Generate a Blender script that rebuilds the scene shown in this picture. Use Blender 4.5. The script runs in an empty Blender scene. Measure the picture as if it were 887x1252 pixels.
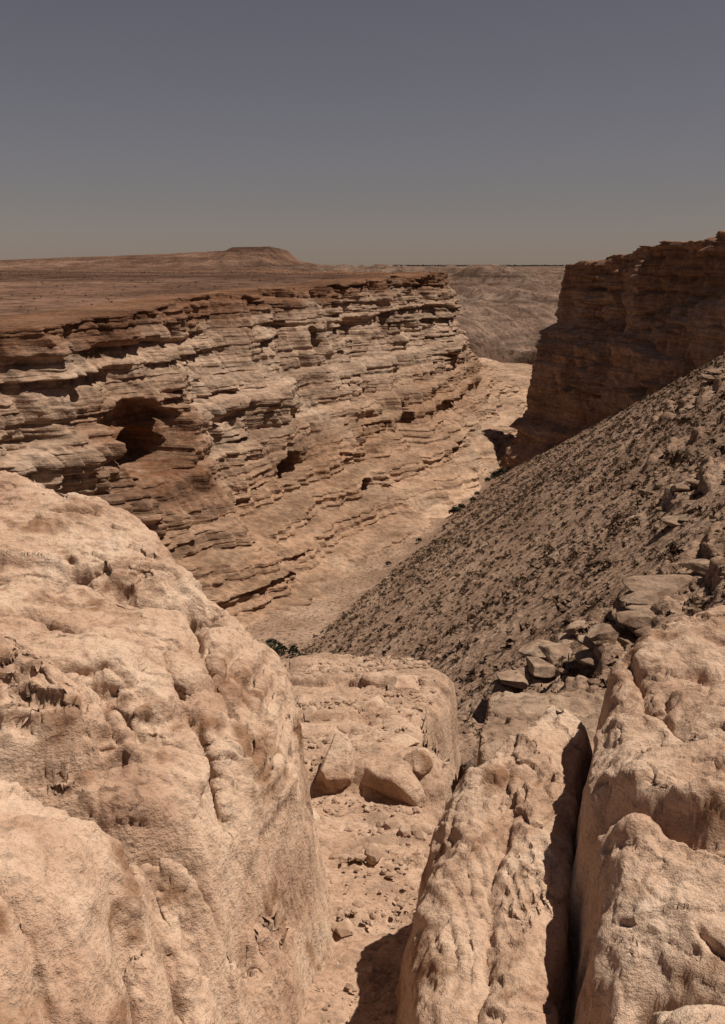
import bpy, math, numpy as np
from mathutils import Vector, Euler
scene = bpy.context.scene
scene.view_settings.view_transform = 'Standard'
scene.view_settings.look = 'None'
scene.view_settings.exposure = 0

# ------------------------------------------------------------------ noise
_T = np.random.RandomState(7).rand(64*64*64).astype(np.float32)
def vnoise(x, y, z):
    xi = np.floor(x); yi = np.floor(y); zi = np.floor(z)
    fx = (x-xi).astype(np.float32); fy = (y-yi).astype(np.float32); fz = (z-zi).astype(np.float32)
    fx = fx*fx*fx*(fx*(fx*6-15)+10); fy = fy*fy*fy*(fy*(fy*6-15)+10); fz = fz*fz*fz*(fz*(fz*6-15)+10)
    xi = xi.astype(np.int64); yi = yi.astype(np.int64); zi = zi.astype(np.int64)
    x0 = (xi & 63)*4096; x1 = ((xi+1) & 63)*4096
    y0 = (yi & 63)*64; y1 = ((yi+1) & 63)*64
    z0 = zi & 63; z1 = (zi+1) & 63
    def L(a, b, c): return _T[a+b+c]
    a = L(x0,y0,z0)*(1-fx)+L(x1,y0,z0)*fx
    b = L(x0,y1,z0)*(1-fx)+L(x1,y1,z0)*fx
    c = L(x0,y0,z1)*(1-fx)+L(x1,y0,z1)*fx
    d = L(x0,y1,z1)*(1-fx)+L(x1,y1,z1)*fx
    return ((a*(1-fy)+b*fy)*(1-fz)+(c*(1-fy)+d*fy)*fz)*2-1
def fbm(x, y, z=0.0, f=1.0, oct=5, gain=0.5, ridged=False, seed=0):
    x = np.asarray(x, dtype=np.float64)*f; y = np.asarray(y, dtype=np.float64)*f
    z = (np.zeros_like(x)+z)*f
    x, y, z = np.broadcast_arrays(x, y, z)
    x = x+seed*17.31; y = y+seed*9.17; z = z+seed*5.7
    s = 0; a = 1.0; n = 0
    for i in range(oct):
        v = vnoise(x, y, z)
        if ridged: v = 1-2*np.abs(v)
        s = s+a*v; n += a; a *= gain
        x, y, z = (0.8*x-0.6*y)*2.03+11.3, (0.6*x+0.8*y)*2.03+3.7, z*2.03+7.9+0.13*x
    return s/n
def sst(a, b, x):
    t = np.clip((x-a)/(b-a), 0, 1); return t*t*(3-2*t)
def sdist(px, py, poly):
    poly = np.array(poly, dtype=float); n = len(poly)
    d = np.full(px.shape, 1e18); ins = np.zeros(px.shape, bool)
    for i in range(n):
        ax, ay = poly[i]; bx, by = poly[(i+1) % n]
        ex, ey = bx-ax, by-ay; wx, wy = px-ax, py-ay
        t = np.clip((wx*ex+wy*ey)/(ex*ex+ey*ey+1e-12), 0, 1)
        d = np.minimum(d, (wx-ex*t)**2+(wy-ey*t)**2)
        c = ((ay > py) != (by > py)) & (px < ex*(py-ay)/(ey if abs(ey) > 1e-9 else 1e-9)+ax)
        ins ^= c
    d = np.sqrt(d); return np.where(ins, d, -d)
def linedist(px, py, pts):
    d = np.full(px.shape, 1e18)
    for (ax, ay), (bx, by) in zip(pts[:-1], pts[1:]):
        ex, ey = bx-ax, by-ay; wx, wy = px-ax, py-ay
        t = np.clip((wx*ex+wy*ey)/(ex*ex+ey*ey), 0, 1)
        d = np.minimum(d, (wx-ex*t)**2+(wy-ey*t)**2)
    return np.sqrt(d)
def terr(z, step, k):
    q = z/step; f = q-np.floor(q); return (np.floor(q)+sst(1-k, 1, f))*step

# ------------------------------------------------------------------ mesh helpers
def make_mesh(name, V, F, mat, smooth=True, attrs=None):
    V = np.ascontiguousarray(V, dtype=np.float32); F = np.ascontiguousarray(F, dtype=np.int32)
    k = F.shape[1]
    me = bpy.data.meshes.new(name)
    me.vertices.add(len(V)); me.vertices.foreach_set('co', V.ravel())
    me.loops.add(F.size); me.loops.foreach_set('vertex_index', F.ravel())
    me.polygons.add(len(F))
    me.polygons.foreach_set('loop_start', np.arange(0, F.size, k, dtype=np.int32))
    me.polygons.foreach_set('loop_total', np.full(len(F), k, dtype=np.int32))
    me.polygons.foreach_set('use_smooth', np.full(len(F), smooth, dtype=bool))
    if attrs:
        for an, av in attrs.items():
            at = me.attributes.new(an, 'FLOAT', 'POINT')
            at.data.foreach_set('value', np.ascontiguousarray(av, dtype=np.float32).ravel())
    me.update(calc_edges=True)
    ob = bpy.data.objects.new(name, me); scene.collection.objects.link(ob)
    me.materials.append(mat)
    return ob
def grid_mesh(name, P, mat, smooth=True, attrs=None, flip=False):
    nr, nc = P.shape[:2]
    i = np.arange(nr*nc).reshape(nr, nc)
    a, b, c, d = i[:-1,:-1], i[:-1,1:], i[1:,1:], i[1:,:-1]
    F = np.stack([a,d,c,b] if flip else [a,b,c,d], -1).reshape(-1, 4)
    return make_mesh(name, P.reshape(-1, 3), F, mat, smooth, attrs)
def normals(P):
    du = np.gradient(P, axis=1); dv = np.gradient(P, axis=0)
    n = np.cross(du, dv); n /= (np.linalg.norm(n, axis=-1, keepdims=True)+1e-9)
    return n

# ------------------------------------------------------------------ materials
def rock_mat(name, ramp, noise_scale, strata=None, speck=None, bump=(1.0, 0.1), bump2=None, depth_ramp=None,
             stain=None, depth_rng=(0, 60), bdet=5, brgh=.62):
    m = bpy.data.materials.new(name); m.use_nodes = True
    nt = m.node_tree; N = nt.nodes; Lk = nt.links
    for n in list(N): N.remove(n)
    out = N.new('ShaderNodeOutputMaterial'); bs = N.new('ShaderNodeBsdfDiffuse')
    Lk.new(bs.outputs[0], out.inputs[0])
    bs.inputs['Roughness'].default_value = 0.6
    geo = N.new('ShaderNodeNewGeometry')
    def mapping(s):
        if s == (1,1,1): return geo.outputs['Position']
        mp = N.new('ShaderNodeMapping'); mp.inputs['Scale'].default_value = s
        Lk.new(geo.outputs['Position'], mp.inputs['Vector']); return mp.outputs[0]
    def noise(s, scale, det=4, rgh=0.6, dist=0.0):
        n = N.new('ShaderNodeTexNoise'); n.inputs['Scale'].default_value = scale
        n.inputs['Detail'].default_value = det; n.inputs['Roughness'].default_value = rgh
        n.inputs['Distortion'].default_value = dist
        Lk.new(mapping(s), n.inputs['Vector']); return n.outputs['Fac']
    def cr(src, stops):
        r = N.new('ShaderNodeValToRGB')
        while len(r.color_ramp.elements) < len(stops): r.color_ramp.elements.new(0.5)
        for e, (p, c) in zip(r.color_ramp.elements, stops):
            e.position = p; e.color = (c[0], c[1], c[2], 1) if not isinstance(c, (int, float)) else (c, c, c, 1)
        Lk.new(src, r.inputs[0]); return r.outputs[0]
    def mix(t, fac, a, b):
        x = N.new('ShaderNodeMix'); x.data_type = 'RGBA'; x.blend_type = t
        if isinstance(fac, float): x.inputs[0].default_value = fac
        else: Lk.new(fac, x.inputs[0])
        Lk.new(a, x.inputs[6])
        if isinstance(b, tuple): x.inputs[7].default_value = (*b, 1)
        else: Lk.new(b, x.inputs[7])
        return x.outputs[2]
    col = cr(noise((1,1,1), noise_scale, 6, 0.62), ramp)
    if depth_ramp:
        at = N.new('ShaderNodeAttribute'); at.attribute_name = 'depth'
        mr = N.new('ShaderNodeMapRange'); mr.inputs[1].default_value = depth_rng[0]; mr.inputs[2].default_value = depth_rng[1]
        ad = N.new('ShaderNodeMath'); ad.operation = 'MULTIPLY_ADD'
        Lk.new(noise((1,1,.4), 0.06, 4), ad.inputs[0]); ad.inputs[1].default_value = 14.0; Lk.new(at.outputs['Fac'], ad.inputs[2])
        sb = N.new('ShaderNodeMath'); sb.operation = 'SUBTRACT'; Lk.new(ad.outputs[0], sb.inputs[0]); sb.inputs[1].default_value = 7.0
        Lk.new(sb.outputs[0], mr.inputs[0])
        col = mix('MULTIPLY', 1.0, col, cr(mr.outputs[0], depth_ramp))
    if strata:
        for (sx, sz, lo, hi) in strata:
            f = noise((sx, sx, sz), 1.0, 4, 0.65)
            col = mix('MULTIPLY', 1.0, col, cr(f, [(0.34, lo), (0.52, 1.0), (0.7, hi)]))
    if stain:
        at = N.new('ShaderNodeAttribute'); at.attribute_name = 'stain'
        mu = N.new('ShaderNodeMath'); mu.operation = 'MULTIPLY'; mu.use_clamp = True
        Lk.new(at.outputs['Fac'], mu.inputs[0])
        Lk.new(cr(noise((1,1,.5), 0.25, 3), [(0.3, 0.5), (0.6, 1.0)]), mu.inputs[1])
        col = mix('MULTIPLY', mu.outputs[0], col, stain)
    if speck:
        for (sc, lo, hi, p0, p1) in speck:
            f = noise((1,1,1), sc, 3, 0.7)
            col = mix('MULTIPLY', 1.0, col, cr(f, [(p0, lo), (p1, hi)]))
    Lk.new(col, bs.inputs['Color'])
    b = N.new('ShaderNodeBump'); b.inputs['Strength'].default_value = 1.0
    b.inputs['Distance'].default_value = bump[1]
    Lk.new(noise((1,1,1), bump[0], bdet, brgh), b.inputs['Height'])
    last = b
    if bump2:
        b2 = N.new('ShaderNodeBump'); b2.inputs['Strength'].default_value = 1.0
        b2.inputs['Distance'].default_value = bump2[2]
        Lk.new(noise((bump2[0], bump2[0], bump2[1]), 1.0, 4, 0.6), b2.inputs['Height'])
        Lk.new(b.outputs[0], b2.inputs['Normal']); last = b2
    Lk.new(last.outputs[0], bs.inputs['Normal'])
    return m

M_fore = rock_mat('foreground_limestone', [(0.3,(.33,.20,.135)),(0.42,(.49,.325,.225)),(0.55,(.60,.43,.31)),(0.75,(.64,.50,.385))], 1.5,
                  speck=[(20,.80,1.03,.36,.5),(2.6,(.54,.44,.37),1.03,.33,.45),(75,.82,1.03,.34,.48)], bump=(5,.06), bump2=(30,60,.008), bdet=7, brgh=.72)
M_wall = rock_mat('cliff_limestone', [(0.3,(.33,.215,.15)),(0.5,(.48,.335,.24)),(0.7,(.55,.41,.305))], 0.07,
                  strata=[(.02,.45,.66,1.1),(.05,1.8,.68,1.06)],
                  speck=[(.8,.68,1.06,.36,.58)], bump=(.9,.6), bump2=(.25,2.6,.30),
                  depth_ramp=[(0,(.44,.33,.275)),(.05,(.54,.42,.36)),(.11,(.92,.9,.88)),(.4,(.97,.96,.95)),(.62,(.80,.70,.62)),(.78,(.90,.82,.75)),(.88,(1.05,1.0,.95)),(1,(1.0,.94,.89))],
                  stain=(.50,.35,.26))
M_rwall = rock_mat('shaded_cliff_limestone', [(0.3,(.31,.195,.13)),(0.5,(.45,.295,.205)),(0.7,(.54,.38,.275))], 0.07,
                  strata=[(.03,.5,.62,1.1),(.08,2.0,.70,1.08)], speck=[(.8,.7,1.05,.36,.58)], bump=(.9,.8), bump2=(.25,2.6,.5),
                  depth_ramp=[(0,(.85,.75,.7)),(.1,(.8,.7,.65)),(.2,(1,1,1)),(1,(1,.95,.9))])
M_hill = rock_mat('scree_slope', [(0.3,(.235,.15,.10)),(0.5,(.32,.21,.145)),(0.7,(.42,.29,.205))], 0.12,
                  speck=[(1.5,.5,1.1,.36,.52),(5,.6,1.1,.36,.52)], bump=(2.5,.22))
M_terr = rock_mat('desert_plateau', [(0.3,(.12,.068,.046)),(0.5,(.165,.095,.066)),(0.7,(.235,.145,.102))], 0.012,
                  strata=[(.002,.16,.58,1.15)],
                  speck=[(.35,.5,1.1,.36,.52),(.05,.65,1.08,.4,.6)], bump=(.3,.8),
                  depth_ramp=[(0,(1,1,1)),(.4,(1.15,1.25,1.3)),(1,(1.25,1.42,1.5))], depth_rng=(0, 60))  # pale valley colour, with distance haze tinted in over the far ground
M_path = rock_mat('gravel_ground', [(0.3,(.33,.21,.145)),(0.5,(.44,.295,.205)),(0.7,(.54,.38,.275))], 1.3,
                  speck=[(30,.74,1.08,.36,.52),(110,.82,1.08,.38,.54),(3,.76,1.04,.36,.5)], bump=(16,.035))
M_peb = rock_mat('pebbles', [(0.3,(.28,.18,.125)),(0.5,(.44,.30,.21)),(0.7,(.55,.41,.30))], 9, bump=(60,.004))
M_scr = rock_mat('scree_stones', [(0.3,(.15,.095,.062)),(0.5,(.25,.16,.11)),(0.7,(.38,.26,.18))], 0.9, bump=(8,.05))
M_ledge = rock_mat('ledge_limestone', [(0.3,(.22,.14,.095)),(0.5,(.34,.23,.16)),(0.7,(.44,.32,.23))], 0.6,
                  strata=[(.3,6,.7,1.08)], speck=[(4,.7,1.05,.36,.52)], bump=(3,.15))
M_shrub = rock_mat('dry_shrub', [(0.3,(.05,.031,.021)),(0.5,(.085,.054,.035)),(0.7,(.14,.092,.06))], 0.8, bump=(8,.02))
M_green = rock_mat('green_foliage', [(0.3,(.018,.022,.014)),(0.5,(.032,.036,.022)),(0.7,(.06,.058,.036))], 2, bump=(8,.02))

# ------------------------------------------------------------------ canyon walls
def catmull(P, n):
    P = np.array(P, float); m = len(P)
    Q = np.vstack([2*P[0]-P[1], P, 2*P[-1]-P[-2]])
    u = np.linspace(0, m-1-1e-6, n); i = u.astype(int); t = (u-i)[:, None]
    p0, p1, p2, p3 = Q[i], Q[i+1], Q[i+2], Q[i+3]
    return 0.5*((2*p1)+(-p0+p2)*t+(2*p0-5*p1+4*p2-p3)*t**2+(-p0+3*p1-3*p2+p3)*t**3)

def layers(z, a, seed, tmin, tmax, lat_f, sharp=0.18, lat=0.9):
    rng = np.random.RandomState(seed); b = [-85.0]
    while b[-1] < 30: b.append(b[-1]+rng.uniform(tmin, tmax))
    b = np.array(b); off = rng.uniform(-1, 1, len(b)+2)
    zz = z+0.6*tmax*fbm(a*0.025, z*0, f=1, oct=3, seed=seed)
    idx = np.clip(np.searchsorted(b, zz)-1, 0, len(b)-2)
    p = (zz-b[idx])/(b[idx+1]-b[idx])
    def val(i):
        q = fbm(a*lat_f, i*13.7, f=1, oct=4, seed=seed+1)*2.2
        q = .5*q+.5*np.round(q*2)/2
        return off[i]*.8+lat*q
    v = val(idx); vn = val(np.clip(idx-1, 0, None))
    w = sst(0, sharp, p)
    v = vn*(1-w)+v*w
    return v-0.25*(2*p-1)**4

def build_wall(name, pairs, prof, mat, ncols, nrows, caves=(), seed=3, butt=1.0, lay=1.0, strip=22.0, flip=False, benches=.85):
    R = catmull([p[0] for p in pairs], 4000); Fo = catmull([p[1] for p in pairs], 4000)
    mid = 0.5*(R+Fo)
    seg = np.linalg.norm(np.diff(mid[:, :2], axis=0), axis=1)
    arc = np.concatenate([[0], np.cumsum(seg)])
    dens = seg/np.linalg.norm(mid[1:, :2], axis=1); cd = np.concatenate([[0], np.cumsum(dens)]); cd /= cd[-1]
    u = np.interp(np.linspace(0, 1, ncols), cd, np.arange(4000)); 
    g = lambda A: np.stack([np.interp(u, np.arange(4000), A[:, k]) for k in range(A.shape[1])], -1)
    R = g(R); Fo = g(Fo); arc = np.interp(u, np.arange(4000), arc)
    n = (Fo-R)[:, :2].copy()
    tan = np.gradient(0.5*(R+Fo)[:, :2], axis=0); tan /= np.linalg.norm(tan, axis=1, keepdims=True)
    nn = np.stack([tan[:, 1], -tan[:, 0]], -1)
    sgn = np.sign((nn*n).sum(1).mean()); nn *= sgn
    k = 61; nn = np.stack([np.convolve(np.pad(nn[:, j], k//2, mode='edge'), np.ones(k)/k, 'valid') for j in range(2)], -1)
    nn /= np.linalg.norm(nn, axis=1, keepdims=True)
    prof = np.array(prof)
    ns = 40
    L = np.concatenate([[0], np.cumsum(np.hypot(np.diff(prof[:, 0])*52, np.diff(prof[:, 1])*38))]); L /= L[-1]
    q = np.linspace(0, 1, nrows)
    zf = np.interp(q, L, prof[:, 0])
    zf = np.concatenate([np.zeros(ns), zf])
    inl = np.concatenate([strip*(1-np.linspace(0, 1, ns, endpoint=False))**1.6, np.zeros(nrows)])
    ZF = zf[:, None]; IN = inl[:, None]
    A = np.broadcast_to(arc[None], (len(zf), ncols))
    H = (R[:, 2]-Fo[:, 2]).mean()
    zz = ZF*H+1.6*fbm(A*.03, ZF*0+.5, f=1, oct=4, seed=seed+60)+.5*fbm(A*.15, ZF*6, f=1, oct=3, seed=seed+61)
    t1 = terr(zz, 4.3, .38)-zz; t2 = terr(zz+1.1, 1.45, .45)-zz-1.1
    ZQ = ZF+benches*(.75*(t1+1.3)+.45*(t2+.4))/H
    RC = np.interp(ZQ, prof[:, 0], prof[:, 1])
    RC = np.where(IN > 0, 0, RC)
    RC = RC*sst(0, .02, ZF)
    wv = 0.15*fbm(A*0.025, ZF*2.5, f=1, oct=3, seed=seed+5)*np.sin(np.pi*np.clip(ZF,0,1))
    RC = np.clip(RC+wv, 0, 1.1)
    X = R[:, 0][None]*(1-RC)+Fo[:, 0][None]*RC; Y = R[:, 1][None]*(1-RC)+Fo[:, 1][None]*RC
    Z = R[:, 2][None]*(1-ZF)+Fo[:, 2][None]*ZF
    Z = Z+0*X
    nf = lambda f, o, s, zs=0.25, rg=False: fbm(A, Z*zs, 0, f=f, oct=o, seed=s, ridged=rg)
    D = butt*(7.0*nf(1/34., 2, seed, .35)+4.6*nf(1/13., 3, seed+1, .4)+2.1*nf(1/5., 3, seed+2, .35, True))
    low = 1-0.25*sst(.85, .97, ZF)
    Dl = lay*(1.9*layers(Z, A, seed+11, 2.6, 6.5, .05)+1.0*layers(Z, A, seed+12, 1.1, 2.8, .10)+.38*layers(Z, A, seed+13, .4, 1.0, .25))
    pat = .35+.75*sst(-.3, .3, fbm(A, Z, f=.05, oct=3, seed=seed+30))
    j = 1-np.abs(fbm(A, Z*.15, f=1/8., oct=3, seed=seed+7))*9
    D = D-2.2*np.clip(j, 0, 1)*sst(0, .03, ZF)*(1-sst(.6, .8, ZF))
    spots = []; calm = np.ones_like(D)
    for cv in caves:
        bk, cz, wa, wz, up, dep, st = cv
        dd = ((X/Y-bk)*200)**2+(Z-cz)**2
        ii = np.unravel_index(np.argmin(dd), dd.shape)
        spots.append((A[ii], Z[ii], ii))
        calm = np.minimum(calm, 1-.65*np.exp(-((A-A[ii])/(wa*1.3))**2-((Z-Z[ii])/(max(wz, up)*1.5))**2))
    D = D*low+Dl*low*pat*calm
    D = D+0.55*fbm(X, Y, Z, f=.5, oct=5, seed=seed+8)
    fade = np.exp(-IN/8.0)
    D = D*fade
    stain = np.zeros_like(D)
    for (bk, cz, wa, wz, up, dep, st), (a0, z0, ii) in zip(caves, spots):
        wob = .22*fbm(A, Z, f=.25, oct=4, seed=int(abs(cz))+1)
        e = ((A-a0)/wa)**2+(((Z-z0)/np.where(Z > z0, up, wz))**2)
        mk = sst(0, .08, 1-e+wob)
        D = np.where(IN <= 0, D*(1-mk*.8)+(D[ii]*.8-dep*(.55+.45*sst(0, .8, 1-e)))*mk, D)
        if st > 0: stain = np.maximum(stain, st*np.exp(-((A-a0)/(wa*1.4))**4-((Z-z0+1.5)/(up*1.5))**4))
    PX = X+nn[:, 0][None]*(D-IN); PY = Y+nn[:, 1][None]*(D-IN)
    PZ = Z+0.25*fbm(X, Y, Z, f=.5, oct=3, seed=seed+9)*fade
    PZ = PZ+np.where(IN > 0, .5*fbm(PX, PY, f=.12, oct=4, seed=seed+4)-0.9*sst(14, 22, IN), 0)
    rimnotch = 1.3*fbm(A, A*0, f=.12, oct=4, seed=seed+21)
    PZ = PZ+rimnotch*fade*(1-sst(0, .1, ZF))
    P = np.stack([PX, PY, PZ], -1)
    depth = (R[:, 2][None]-Z)*1.0
    depth = np.where(IN > 0, 0, depth)
    return grid_mesh(name, P, mat, True, {'depth': depth, 'stain': stain}, flip)

Lp = [((-80,60,-9),(-45,60,-47)),((-66,100,-9),(-33,100,-50)),((-53,135,-8.3),(-24,125,-52)),((-45,170,-7.7),(-14,155,-54)),
      ((-32,230,-6.2),(2,190,-56.5)),((-10,290,-4.7),(18,228,-58)),((9,330,-3),(31,262,-59.5)),((25,358,-2.2),(39,292,-60)),
      ((32,385,-2),(52,330,-61)),((28,430,-2),(74,400,-62)),((0,520,-2),(112,520,-63)),((-70,760,-2),(150,800,-66))]
profL = [(0,0),(.16,.04),(.19,.07),(.36,.13),(.40,.19),(.55,.28),(.60,.36),(.74,.45),(.80,.56),(.90,.74),(1.0,1.0),(1.08,1.1)]
# caves: bearing, z, half width, depth below, height above, depth, iron stain
build_wall('canyon_wall', Lp, profL, M_wall, 1500, 600,
           caves=[(-.232,-28.0,12,6,6.5,4.5,1.0),(-.216,-31.5,7.0,2.2,5.0,24,0),(-.073,-43,6.5,2,4.6,15,0),(.050,-46,6,4.5,8,14,0),(.045,-34,3.5,5,6,8,0),(-.055,-20,3,4,5,6,0),(.0,-51,6,1.5,2.5,6,0)],
           seed=3, lay=.9, benches=.78)
Rp = [((80,90,7),(62,100,-2)),((70,150,8),(57,150,-14)),((73,200,6.5),(61,190,-31)),((76,250,5.5),(58,235,-50)),
      ((73,300,3),(48,272,-60)),((67,328,1),(44,300,-61)),((80,345,1),(66,345,-62)),((125,370,0),(115,400,-62)),((220,400,0),(220,430,-62))]
profR = [(0,0),(.30,.03),(.34,.16),(.40,.28),(.44,.32),(.74,.42),(.80,.60),(1,1),(1.08,1.1)]
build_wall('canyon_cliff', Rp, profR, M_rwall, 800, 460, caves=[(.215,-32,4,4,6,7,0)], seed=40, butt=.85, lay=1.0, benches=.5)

# ------------------------------------------------------------------ scree hillside
def floorz(y): return np.interp(y, [-50,0,100,130,180,270,400,900], [-40,-44,-50,-52,-56,-59.5,-62,-66])
def hill(x, y):
    s = .946*x-.324*y
    fz = floorz(y)+.6*fbm(x, y, f=.15, oct=4, seed=2)
    fz = fz+.9*(terr(fz*1.0+1.5*fbm(x, y, f=.08, oct=4, seed=17), .9, .2)-fz-1.5*fbm(x, y, f=.08, oct=4, seed=17))
    pl = -15+.75*s-.03*np.clip(y-130, 0, None)
    pl = pl+1.6*fbm(x, y, f=.035, oct=4, seed=4)+.3*fbm(x, y, f=.4, oct=5, seed=6)
    m1 = np.clip(1.8*np.exp(-((x-8.5)/5)**2-((y-41)/5)**2)+1.8*np.exp(-((x-16)/4.5)**2-((y-45)/3)**2)
                 +1.5*np.exp(-((x-43)/9)**2-((y-122)/9)**2)+1.5*np.exp(-((x-23)/3)**2-((y-63)/4)**2)+1.2*np.exp(-((x-30)/4)**2-((y-90)/4)**2), 0, 1)
    m1 = sst(.25, .7, m1+.45*fbm(x, y, f=.22, oct=3, seed=9))
    wz = pl+.9*fbm(x, y, f=.16, oct=3, seed=21)+.3*fbm(x, y, f=.7, oct=3, seed=22)
    pl = pl*(1-m1)+(terr(wz, 1.5, .12)*.8+.2*wz+.7)*m1
    xe = np.interp(y, [0,60,150,210,270,300], [90,75,56,53,38,30])+1.5*fbm(y*0, y, f=.06, oct=3, seed=31)
    pl = pl-1.3*np.clip(x-xe, 0, None)*sst(100, 150, y)
    pl = np.minimum(pl, -1.5+.3*fbm(x, y, f=.1, oct=2, seed=5))
    d = pl-fz; sm = 1.2
    return fz+0.5*(d+np.sqrt(d*d+sm*sm)), m1
th = np.radians(np.linspace(-40, 48, 900)); r = np.exp(np.linspace(np.log(11), np.log(330), 900))
TH, RR = np.meshgrid(th, r)
X = RR*np.sin(TH); Y = RR*np.cos(TH)
Z, m1 = hill(X, Y)
P = np.stack([X, Y, Z], -1)
n = normals(P); n *= np.sign(n[..., 2:3]+1e-9)
Pd = P+n*(m1*.8*fbm(X, Y, Z, f=.8, oct=4, seed=44)[...]+.10*fbm(X, Y, Z, f=1.7, oct=3, seed=45))[..., None]
grid_mesh('scree_hillside', Pd, M_hill, True, None, True)

# ------------------------------------------------------------------ desert terrain to the horizon
Lpoly = [p[0][:2] for p in Lp]+[(-110,1100),(-60,1700),(-100,2600),(-400,9500),(-9500,9500),(-9500,60)]
Rpoly = [p[0][:2] for p in Rp]+[(700,520),(9500,900),(9500,-200),(95,-200)]
def terrain(x, y):
    dL = sdist(x, y, Lpoly); dR = sdist(x, y, Rpoly); rr = np.hypot(x, y)
    zl = np.interp(y, [60,135,170,230,290,330,385,800,3000], [-9,-8.3,-7.7,-6.2,-4.7,-3,-2,-2,-1])-.6
    zl = zl+.9*fbm(x, y, f=.02, oct=4, seed=2)*sst(5, 40, dL)+3*fbm(x, y, f=.004, oct=4, seed=3)*sst(60, 500, dL)
    h = np.interp(x, [-1400,-900,-510,-300,-190,-180,-128,-122,-104,-40,60], [2,6,12,21,26,31,32,26,13,7,0])
    zl = zl+h*sst(1200, 1420, y+25*fbm(x, y, f=.02, oct=3, seed=8))*(1-sst(1700, 2100, y))
    zr = np.interp(y, [90,150,200,250,300,328,345,900], [7,8,6.5,5.5,3,1,1,-1])-.9+1.5*fbm(x, y, f=.02, oct=3, seed=6)*sst(5, 60, dR)
    n1 = fbm(x, y, f=1/120., oct=6, seed=12); n2 = fbm(x, y, f=1/260., oct=6, seed=13)
    q = rr+110*n1+60*fbm(x, y, f=1/35., oct=4, seed=14)
    zv = -64+26*sst(560, 610, q)+5*sst(470, 560, q)
    q2 = rr+260*n2+90*n1
    zv = zv-24*np.exp(-(((x-(170+.12*(y-700)+60*np.sin(y/130.)))/38)**2))*sst(520, 600, rr)*(1-sst(1500, 1900, rr))
    zv = zv+9*sst(980, 1020, q2)+9*sst(1500, 1560, q2)-6*sst(1560, 1900, q2)+9*sst(2100, 2160, q2)
    zv = zv+22*np.exp(-((q2-1300)/90)**2)*sst(-.1, .2, n1)+20*np.exp(-((q2-1850)/120)**2)*sst(0, .2, n2)
    zv = zv+np.interp(rr, [0, 2300, 3300, 9500], [0, 0, 19, 20])+ (7+4*sst(600, 1500, rr))*fbm(x, y, f=1/60., oct=6, seed=16, ridged=True)*sst(420, 560, rr)*(1-sst(2400, 3100, rr))
    aL = sst(5, 12, dL); aR = sst(5, 12, dR)
    aL2 = np.where(rr > 650, sst(-60, 40, dL+40*fbm(x, y, f=.01, oct=4, seed=71)), aL)
    z = zv*(1-aL2)+zl*aL2; z = z*(1-aR)+zr*aR
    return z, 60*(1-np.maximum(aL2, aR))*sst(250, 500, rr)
r = np.exp(np.linspace(np.log(70), np.log(9000), 860))
th = np.radians(80)*np.sign(np.linspace(-1,1,1200))*np.abs(np.linspace(-1,1,1200))**1.6
TH, RR = np.meshgrid(th, r); X = RR*np.sin(TH); Y = RR*np.cos(TH)
Z, dep = terrain(X, Y)
Z = np.where((RR < 345) & (Z < -12), np.minimum(Z, -66), Z)
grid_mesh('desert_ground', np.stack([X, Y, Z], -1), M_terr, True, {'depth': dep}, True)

# ------------------------------------------------------------------ scatter helpers
def ico(sub):
    import bmesh
    bm = bmesh.new(); bmesh.ops.create_icosphere(bm, subdivisions=sub, radius=1)
    V = np.array([v.co[:] for v in bm.verts]); F = np.array([[v.index for v in f.verts] for f in bm.faces]); bm.free()
    return V, F
def scatter_stones(name, px, py, pz, rad, mat, sub=1, flat=.7, seed=1, jit=.3):
    V, F = ico(sub); rng = np.random.RandomState(seed); n = len(px); k = len(V)
    W = V[None]*(1+jit*rng.uniform(-1, 1, (n, k, 1)))*rng.uniform(.6, 1.3, (n, 1, 3))
    W[..., 2] *= flat
    a = rng.uniform(0, 6.28, n); c, s = np.cos(a)[:, None], np.sin(a)[:, None]
    x = W[..., 0]*c-W[..., 1]*s; y = W[..., 0]*s+W[..., 1]*c
    W = np.stack([x, y, W[..., 2]], -1)*rad[:, None, None]
    W += np.stack([px, py, pz], -1)[:, None]
    FF = (F[None]+(np.arange(n)*k)[:, None, None]).reshape(-1, 3)
    return make_mesh(name, W.reshape(-1, 3), FF, mat, False)
def scatter_shrubs(name, px, py, pz, rad, mat, leaves=26, seed=1, hgt=.8, leaf=.32):
    rng = np.random.RandomState(seed); n = len(px)
    d = rng.normal(size=(n, leaves, 3)); d /= np.linalg.norm(d, axis=-1, keepdims=True)
    d[..., 2] = np.abs(d[..., 2])*hgt
    c = d*(rng.uniform(.25, 1, (n, leaves, 1))**.6)*rng.uniform(.7, 1.2, (n, 1, 3))
    tri = rng.normal(size=(n, leaves, 3, 3))*leaf
    W = (c[:, :, None]+tri)*rad[:, None, None, None]+np.stack([px, py, pz], -1)[:, None, None]
    F = np.arange(n*leaves*3).reshape(-1, 3)
    return make_mesh(name, W.reshape(-1, 3), F, mat, False)
rng = np.random.RandomState(5)
def hill_pts(n, rmin, rmax, smin=-50, pw=2.0):
    r = (rng.uniform(rmin**pw, rmax**pw, n*3))**(1/pw); t = np.radians(rng.uniform(-14, 30, n*3))
    x = r*np.sin(t); y = r*np.cos(t); s = .946*x-.324*y
    z, m = hill(x, y)
    den = fbm(x, y, f=.08, oct=3, seed=50)
    ok = (s > smin) & (x < np.interp(y, [0,60,150,210,270,300], [90,75,56,53,38,30])+1) & (den+rng.uniform(-.6,.6,len(x)) > -.25)
    return x[ok][:n], y[ok][:n], z[ok][:n]
x, y, z = hill_pts(17000, 25, 290, pw=1.7)
scatter_shrubs('desert_shrubs', x, y, z-.03, rng.gamma(3, .055, len(x))+.05, M_shrub, 18, 2, .75, .34)
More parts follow.
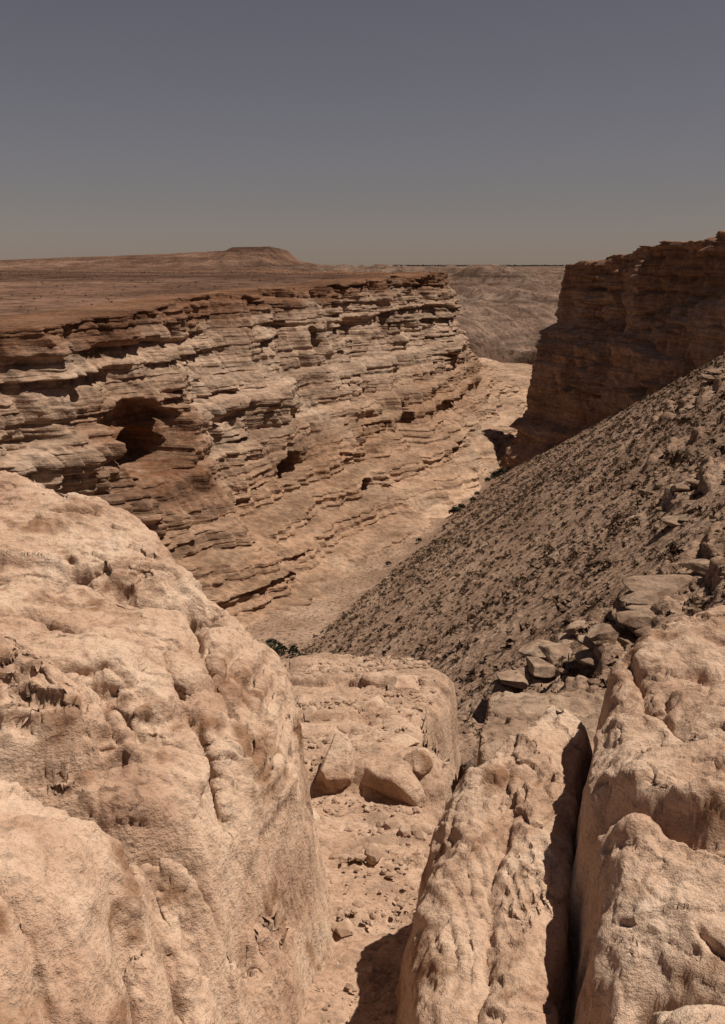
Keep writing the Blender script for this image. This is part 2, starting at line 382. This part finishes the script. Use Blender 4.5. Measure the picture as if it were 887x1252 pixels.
x, y, z = hill_pts(10000, 25, 290, pw=1.5)
scatter_stones('scree_rocks', x, y, z, rng.gamma(1.6, .06, len(x))+.05, M_scr, 1, .6, 3)
n = 2500
r = rng.uniform(150**1.3, 900**1.3, n)**(1/1.3); t = np.radians(rng.uniform(-26, 26, n)); x = r*np.sin(t); y = r*np.cos(t)
dL = sdist(x, y, Lpoly); dR = sdist(x, y, Rpoly); zt, _ = terrain(x, y); ok = (np.maximum(dL, dR) > 4)
scatter_shrubs('plateau_shrubs', x[ok], y[ok], zt[ok]+.4, (rng.uniform(.12, .35, n))[ok], M_shrub, 14, 5, .6, .4)
bx = np.array([-11.5,-13,-9.5,-8,22,24,27,39,42,45,47,36,12,5,30]); by = np.array([128,131,126,122,226,231,233,282,288,293,300,276,200,182,250])
bz, _ = hill(bx.astype(float), by.astype(float))
scatter_shrubs('stream_bushes', bx, by, bz+.4, np.array([1.2,.9,1.0,.7,1.7,1.2,1.0,1.9,2.2,1.6,1.9,1.2,.8,.7,.9]), M_green, 260, 7, .9, .13)
n = 700; x = rng.uniform(60, 680, n); y = rng.uniform(3300, 3700, n); z, _ = terrain(x, y)
scatter_shrubs('distant_tree_line', x, y, z+1, rng.uniform(1.5, 4, n), M_green, 16, 8, .8, .4)

# ------------------------------------------------------------------ foreground rocks
def plane_grid(x0, x1, y0, y1, st):
    xs = np.arange(x0, x1, st); ys = np.arange(y0, y1, st); return np.meshgrid(xs, ys)
def bedding(X, Y, Z, seed, amt=.75, step=.085):
    w = Z+.05*fbm(X, Y, f=1.5, oct=3, seed=seed)+.03*fbm(X, Y, f=5, oct=4, seed=seed+1)+.12*X
    t = terr(w, step, .25)-w
    t2 = terr(w+.03, step*.37, .3)-w-.03
    m = sst(.0, .3, fbm(X, Y, f=.9, oct=4, seed=seed+2))
    m2 = sst(.1, .35, fbm(X, Y, f=1.6, oct=4, seed=seed+3))
    return Z+amt*t*m+.7*t2*m2
def finish_rock(name, X, Y, Z, mat, amps, seed, cracks=0.0, cf=1.0, pits=.025):
    P = np.stack([X, Y, Z], -1); n = normals(P); n *= np.sign(n[..., 2:3]+1e-9)
    flat = .4+.6*sst(.25, .7, n[..., 2])
    D = 0
    for (f, a, o, rg) in amps: D = D+a*fbm(P[..., 0], P[..., 1], P[..., 2]*1.3, f=f, oct=o, gain=.55, seed=seed, ridged=rg); seed += 1
    if cracks:
        x, y, z = P[..., 0], P[..., 1], P[..., 2]
        w = .25*fbm(x, y, z, f=2*cf, oct=4, seed=seed+3)/cf
        for k, (ff, kk, dd) in enumerate([(.8, 34, 1.0), (1.9, 26, .7), (4.2, 18, .32)]):
            v = fbm(x*1.0+w, y*1.8+w, z*2.2, f=ff*cf, oct=2, seed=seed+5+k)
            msk = sst(-.12, .1, fbm(x, y, z, f=ff*.7*cf, oct=2, seed=seed+15+k))
            D = D-cracks*dd*np.clip(1-np.abs(v)*kk, 0, 1)*msk
            D = D+cracks*.28*dd*np.tanh(v*kk*.6)*msk
        pm = sst(.1, .4, fbm(x, y, z, f=1.3*cf, oct=3, seed=seed+25))
        D = D-pm*pits*np.clip(fbm(x, y, z*1.5, f=9, oct=4, seed=seed+26)+.0, 0, 1)*2
    return grid_mesh(name, P+n*(D*flat)[..., None], mat, True)
def crack(X, Y, pts, w, dep, seed=0):
    d = linedist(X+.06*fbm(X, Y, f=4, oct=5, seed=seed+60), Y+.06*fbm(X, Y, f=4, oct=5, seed=seed+61), pts)
    v = .45+1.0*np.clip(fbm(X, Y, f=3, oct=2, seed=seed+62)+.35, 0, 1)
    return dep*v*np.exp(-(d/w)**1.3)

# left boulder
X, Y = plane_grid(-4.0, .25, 1.4, 7.3, .0076)
wx = X+.10*fbm(X, Y, f=1.6, oct=5, seed=70); wy = Y+.10*fbm(X, Y, f=1.6, oct=5, seed=71)
pol = [(-4.8,6.9),(-2.4,6.65),(-1.9,6.5),(-1.45,6.4),(-1.20,6.0),(-1.10,5.62),(-.82,5.5),(-.48,5.2),(-.37,4.75),(-.35,4.2),(-.40,3.7),(-.48,3.3),(-.58,2.8),(-.66,2.3),(-.70,1.0),(-4.8,1.0)]
d = sdist(wx, wy, pol)
top = -2.34-.2*X+.08*Y+.14*fbm(X, Y, f=.9, oct=4, seed=72)
drop = .42*np.clip(1-d/.55, 0, 1)**2.4
slp = np.interp(Y, [2.5, 3.3, 4.2], [2.2, 3.4, 8])
Z = top-np.where(d > 0, drop, .42+slp*(-d))
up = sdist(wx, wy, [(-4.8,5.3),(-1.9,4.95),(-1.5,5.15),(-1.25,4.95),(-.98,5.2),(-.95,5.9),(-1.2,6.7),(-4.8,7.6)])
Z += .08*sst(-.02, .05, up)*(d > 0)
Z += .18*np.exp(-((X+1.05)/.55)**2-((Y-2.55)/.5)**2)
low = [(-1.6,3.35),(-1.3,3.27),(-.99,3.21),(-.70,2.91),(-.58,2.67),(-.55,2.2)]
Z -= crack(X, Y, low, .05, .34, 1)+crack(X, Y, low, .11, .10, 1)
fold = [(-.95,3.25),(-.74,3.28),(-.52,3.23),(-.46,3.54),(-.36,3.9)]
Z -= crack(X, Y, fold, .05, .34, 2)+crack(X, Y, fold, .10, .10, 2)
lob = sdist(X+.07*fbm(X,Y,f=4,oct=5,seed=77), Y+.07*fbm(X,Y,f=4,oct=5,seed=76), [(-.85,3.2),(-.52,3.2),(-.3,3.6),(-.1,3.6),(-.1,1),(-.5,1),(-.6,2.7)])
Z -= .24*sst(-.02, .09, lob)
Z = bedding(X, Y, Z, 130, .7)
Z -= crack(X, Y, [(-1.32,5.05),(-1.1,4.93),(-.84,4.90)], .055, .34, 3)
Z -= crack(X, Y, [(-1.9,4.85),(-1.72,4.93),(-1.55,5.1)], .05, .30, 4)
Z -= crack(X, Y, [(-.95,5.0),(-.8,4.5),(-.62,4.2),(-.5,4.15)], .03, .14, 5)
Z -= crack(X, Y, [(-1.6,4.5),(-1.3,4.3),(-.95,4.35),(-.75,3.95),(-.6,3.6)], .03, .14, 8)
Z -= crack(X, Y, [(-1.5,2.9),(-1.25,2.6),(-.95,2.45),(-.8,2.1)], .025, .10, 10)
Z -= crack(X, Y, [(-1.2,4.0),(-.95,3.8),(-.7,3.75)], .025, .12, 15)
Z -= crack(X, Y, [(-.75,2.75),(-.66,2.55),(-.6,2.3)], .05, .24, 6)
fl = sdist(X+.06*fbm(X,Y,f=7,oct=5,seed=78), Y+.06*fbm(X,Y,f=7,oct=5,seed=79), [(-2.2,3.38),(-1.36,3.42),(-1.02,3.6),(-1.12,3.85),(-1.5,4.0),(-2.2,4.1)])
Z += .07*sst(0, .035, fl)+.05*sst(.06, .09, fl)+.04*sst(.13, .155, fl)+.03*sst(.2,.225,fl)
Z -= crack(X, Y, [(-2.2,3.34),(-1.36,3.38),(-1.0,3.55)], .05, .30, 7)
finish_rock('limestone_boulder', X, Y, Z, M_fore, [(1.8,.07,3,False),(5,.024,5,True),(14,.016,4,False)], 80, .085, 1.0, .04)

# right rocks: low slab
X, Y = plane_grid(-.25, 1.5, 1.4, 5.4, .0086)
wx = X+.06*fbm(X, Y, f=2.5, oct=5, seed=90); wy = Y+.06*fbm(X, Y, f=2.5, oct=5, seed=91)
polA = [(.06,1.2),(.12,2.7),(.18,3.3),(.27,3.75),(.33,4.1),(.45,4.35),(.72,4.65),(1.02,4.95),(1.16,4.75),(.99,4.1),(.88,3.65),(.74,3.2),(.60,2.75),(.42,2.2),(.34,1.2)]
d = sdist(wx, wy, polA)
Z = -3.07+.2*X+.13*Y+.07*fbm(X, Y, f=1.3, oct=3, seed=92)+.10*sst(.2, .8, X)*(1-sst(4.0, 4.9, Y))
Z = bedding(X, Y, Z, 140, .4)
Z = Z+.05-np.where(d > 0, .14*np.clip(1-d/.16, 0, 1)**2, .14+6*(-d))
Z -= crack(X, Y, [(.72,4.5),(.66,3.9),(.52,3.4),(.40,2.8)], .03, .08, 9)
finish_rock('limestone_slab', X, Y, Z, M_fore, [(2.2,.05,3,False),(6,.02,5,True),(18,.010,4,False)], 95, .04, 1.4, .018)
# right rocks: tall block
X, Y = plane_grid(.2, 3.6, 1.2, 5.5, .0088)
wx = X+.07*fbm(X, Y, f=2.2, oct=5, seed=100); wy = Y+.07*fbm(X, Y, f=2.2, oct=5, seed=101)
polB = [(1.34,4.70),(1.6,4.85),(3.9,5.1),(3.9,.8),(.45,.8),(.55,2.2),(.74,2.75),(.87,3.25),(.93,3.5),(1.0,3.85),(1.12,4.2)]
d = sdist(wx, wy, polB)
Z = -2.17+.15*X+.045*Y+.10*fbm(X, Y, f=1.2, oct=3, seed=102)
Z = bedding(X, Y, Z, 150, .5)
Z = Z-np.where(d > 0, .14*np.clip(1-d/.16, 0, 1)**2, .14+9*(-d))
stp = sdist(wx, wy, [(.6,3.5),(.95,3.38),(1.17,3.08),(1.9,2.95),(3,.8),(.2,.8)])
Z -= crack(X, Y, [(.8,3.45),(.95,3.35),(1.17,3.05),(1.9,2.92)], .035, .12, 11)
Z -= .12*sst(-.01, .06, stp)
Z -= crack(X, Y, [(.90,2.56),(1.0,2.5),(1.12,2.36)], .07, .48, 12)+crack(X, Y, [(.72,2.62),(.78,2.44),(.80,2.1)], .06, .40, 13)
Z -= crack(X, Y, [(1.30,4.4),(1.25,4.0),(1.35,3.6)], .02, .08, 14)
finish_rock('limestone_block', X, Y, Z, M_fore, [(2.2,.06,3,False),(5.5,.024,5,True),(15,.016,4,False)], 105, .06, 1.2, .035)

# knoll and gravel path
def near(x, y):
    z = -2.15-.29*y+.12*fbm(x, y, f=.7, oct=4, seed=110)+.04*fbm(x, y, f=4, oct=4, seed=111)
    z = z+.26*sst(7.1, 7.3, y+.25*fbm(x, y, f=1, oct=4, seed=112)+.2*x)
    z = z+.10*sst(9.6, 9.7, y+.5*fbm(x, y, f=.8, oct=4, seed=113)-.3*x)
    z = z+.10*sst(11.3, 11.4, y+.6*fbm(x, y, f=.9, oct=4, seed=119)+.3*x)
    w = .22*fbm(x, y, f=1.0, oct=5, seed=114)
    d = sdist(x+w, y+.3*w, [(-5,-3),(3.4,-3),(3.0,4),(1.1,5.5),(.66,6.8),(.68,8.5),(.80,10),(1.12,12.2),(1.05,13.3),(.6,13.7),(-.1,14.0),(-1.4,13.7),(-2.6,14.5),(-4,12),(-5,8)])
    return z-np.where(d > 0, .18*np.clip(1-d/.3, 0, 1)**2, .18+8*(-d)), d
X, Y = plane_grid(-6, 4.6, -1, 17.5, .024)
Z, d = near(X, Y)
Z = Z+np.where(d < 0, .25*layers(Z*6, X*4+Y*4, 77, 2, 6, .1), 0)
Z = np.maximum(Z, -24)
finish_rock('rocky_ground', X, Y, Z, M_path, [(1.2,.09,3,False),(5,.035,4,True)], 118, .09, .6)
X, Y = plane_grid(.6, 9, 5.5, 15.5, .03)
w = .18*fbm(X, Y, f=.8, oct=5, seed=120)
d = sdist(X+w, Y+w, [(1.15,6.2),(1.12,8),(1.28,10),(1.62,12),(1.8,13.3),(4,13.6),(8,12.5),(8,6.2)])
d2 = sdist(X+w, Y+w, [(.6,5.5),(.8,13.0),(2.0,13.8),(8,13.8),(9,5.5)])
tall = -4.95-.20*(Y-9)-.10*(X-1.3)+.35*fbm(X, Y, f=.6, oct=4, seed=121)
tall = .4*tall+.6*(terr(tall+.1*fbm(X, Y, f=2, oct=3, seed=129), .28, .15)+.1)
gul = -7.4-.0*(Y-9)+.25*fbm(X, Y, f=1.2, oct=4, seed=125)
Z = tall-np.where(d > 0, .1*np.clip(1-d/.3, 0, 1)**2, .1+14*(-d))
Z = np.maximum(Z, gul-np.where(d2 > 0, 0, 5*(-d2)))
finish_rock('gully_shade_rock', X, Y, np.maximum(Z, -22), M_ledge, [(1.2,.12,3,False),(4,.05,4,True)], 123, .09, .6)  # rock added to shade the gully; top edge also shows as ledge

# loose boulders
def boulder(name, c, dims, rz, seed, mat=M_fore, sub=5, cuts=11, link=True, tilt=0.0):
    V, F = ico(sub); rg = np.random.RandomState(seed)
    for i in range(cuts):
        nv = rg.normal(size=3); nv /= np.linalg.norm(nv); h = rg.uniform(.38, .66)
        dd = V@nv-h; V = V-np.clip(dd, 0, None)[:, None]*nv[None]
    V = V*(1.25+.09*fbm(V[:, 0], V[:, 1], V[:, 2], f=3, oct=6, gain=.6, seed=seed))[:, None]
    V = V*np.array(dims)
    ct, st = math.cos(tilt), math.sin(tilt)
    V = np.stack([V[:, 0]*ct-V[:, 2]*st, V[:, 1], V[:, 0]*st+V[:, 2]*ct], -1)
    cz, sz = math.cos(rz), math.sin(rz)
    V = np.stack([V[:, 0]*cz-V[:, 1]*sz, V[:, 0]*sz+V[:, 1]*cz, V[:, 2]], -1)+np.array(c)
    if not link: return V, F
    return make_mesh(name, V, F, mat, True)
def nz(x, y): return float(near(np.array([float(x)]), np.array([float(y)]))[0][0])
for (bx_, by_, dims, rz, sd, tl) in [(-.22,7.25,(.24,.22,.22),.4,3,.2),(.17,7.15,(.30,.20,.17),-.3,54,-.35),(-.42,6.5,(.18,.2,.1),.2,12,0),(.42,7.3,(.14,.12,.1),.9,56,.2),
                                 (.02,4.15,(.055,.045,.035),.5,21,0),(.15,9.8,(.22,.2,.10),1.0,23,0),(.50,11.2,(.3,.2,.12),.3,25,0),(-.7,9.0,(.2,.16,.08),.6,27,0),
                                 (-.1,8.2,(.12,.1,.06),.6,29,0),(.3,8.1,(.18,.13,.08),.1,30,0)]:
    boulder('boulder', (bx_, by_, nz(bx_, by_)+dims[2]*.3), dims, rz, sd, tilt=tl)
def ledge(name, x0, y0, w, dpt, nl, rz, seed):
    rg = np.random.RandomState(seed); VV = []; FF = []; o = 0
    z0 = float(hill(np.array([x0*1.0]), np.array([y0*1.0]))[0][0])
    for i in range(nl):
        for j in range(3):
            V, F = boulder('', (x0+(j-1)*w*.75+rg.uniform(-.3,.3), y0+(j-1)*w*.18+rg.uniform(-.5,.5)+i*.25, z0-.3+i*.52+rg.uniform(-.1,.1)+(j-1)*w*.25),
                           (w*rg.uniform(.5,.8), dpt*rg.uniform(.7,1.1), .30), rz+rg.uniform(-.3,.3), seed*31+i*7+j, sub=4, cuts=9, link=False)
            VV.append(V); FF.append(F+o); o += len(V)
    return make_mesh(name, np.vstack(VV), np.vstack(FF), M_ledge, True)
for (a, b, c, d_, e, f, g_) in [(8.3,42,1.7,1.4,3,.2,61),(10.4,46.5,1.5,1.2,2,.1,62),(14.3,42.6,2.2,1.5,2,.15,63),(19.5,56,1.4,1.0,1,.2,64),(22,63,1.2,1.0,2,.2,65),
                                (11.5,40,1.5,1.3,3,.3,66),(30,88,1.6,1.2,1,.2,67),(45,124,1.8,1.5,2,.2,68)]:
    ledge('rock_ledge', a, b, c, d_, e, f, g_)
n = 6500; x = rng.uniform(-1.2, 1.3, n); y = rng.uniform(2.4**1.3, 14.2**1.3, n)**(1/1.3); z, d = near(x, y); ok = d > .1
scatter_stones('path_gravel', x[ok], y[ok], z[ok]+.01, (rng.gamma(1.3, .008, n)+.004)[ok], M_peb, 1, .7, 9, .25)
n = 150; x = rng.uniform(-.9, .8, n); y = rng.uniform(5.5, 13.5, n); z, d = near(x, y); ok = d > .15
scatter_stones('rubble', x[ok], y[ok], z[ok]+.01, (rng.gamma(2, .018, n)+.02)[ok], M_peb, 2, .7, 19, .12)

# ------------------------------------------------------------------ light
EL, AZ = math.radians(65), math.radians(102)
sd = Vector((math.sin(AZ)*math.cos(EL), math.cos(AZ)*math.cos(EL), math.sin(EL)))
sl = bpy.data.lights.new('sun', 'SUN'); sl.energy = 5.0; sl.angle = math.radians(.5); sl.color = (1, .915, .81)
so = bpy.data.objects.new('sun', sl); scene.collection.objects.link(so); so.rotation_euler = sd.to_track_quat('Z', 'Y').to_euler()
w = bpy.data.worlds.new('World'); scene.world = w; w.use_nodes = True
nt = w.node_tree; bg = nt.nodes['Background']; bg.inputs[1].default_value = .056
sk = nt.nodes.new('ShaderNodeTexSky'); sk.sky_type = 'NISHITA'; sk.sun_disc = False
sk.sun_elevation = EL; sk.sun_rotation = AZ; sk.dust_density = .5; sk.air_density = 1.0; sk.altitude = 600
hs = nt.nodes.new('ShaderNodeHueSaturation'); hs.inputs['Saturation'].default_value = .62
mx = nt.nodes.new('ShaderNodeMix'); mx.data_type = 'RGBA'; mx.blend_type = 'MULTIPLY'; mx.inputs[0].default_value = 1
mx.inputs[7].default_value = (.67, .55, .53, 1)
nt.links.new(sk.outputs[0], hs.inputs['Color']); nt.links.new(hs.outputs[0], mx.inputs[6]); nt.links.new(mx.outputs[2], bg.inputs[0])

# ------------------------------------------------------------------ camera
cam = bpy.data.cameras.new('camera'); co = bpy.data.objects.new('camera', cam); scene.collection.objects.link(co)
cam.sensor_fit = 'VERTICAL'; cam.sensor_height = 36; cam.lens = 34.5; cam.clip_start = .1; cam.clip_end = 20000
co.location = (0, 0, 0); co.rotation_euler = (math.radians(90-13.94), 0, 0)
scene.camera = co
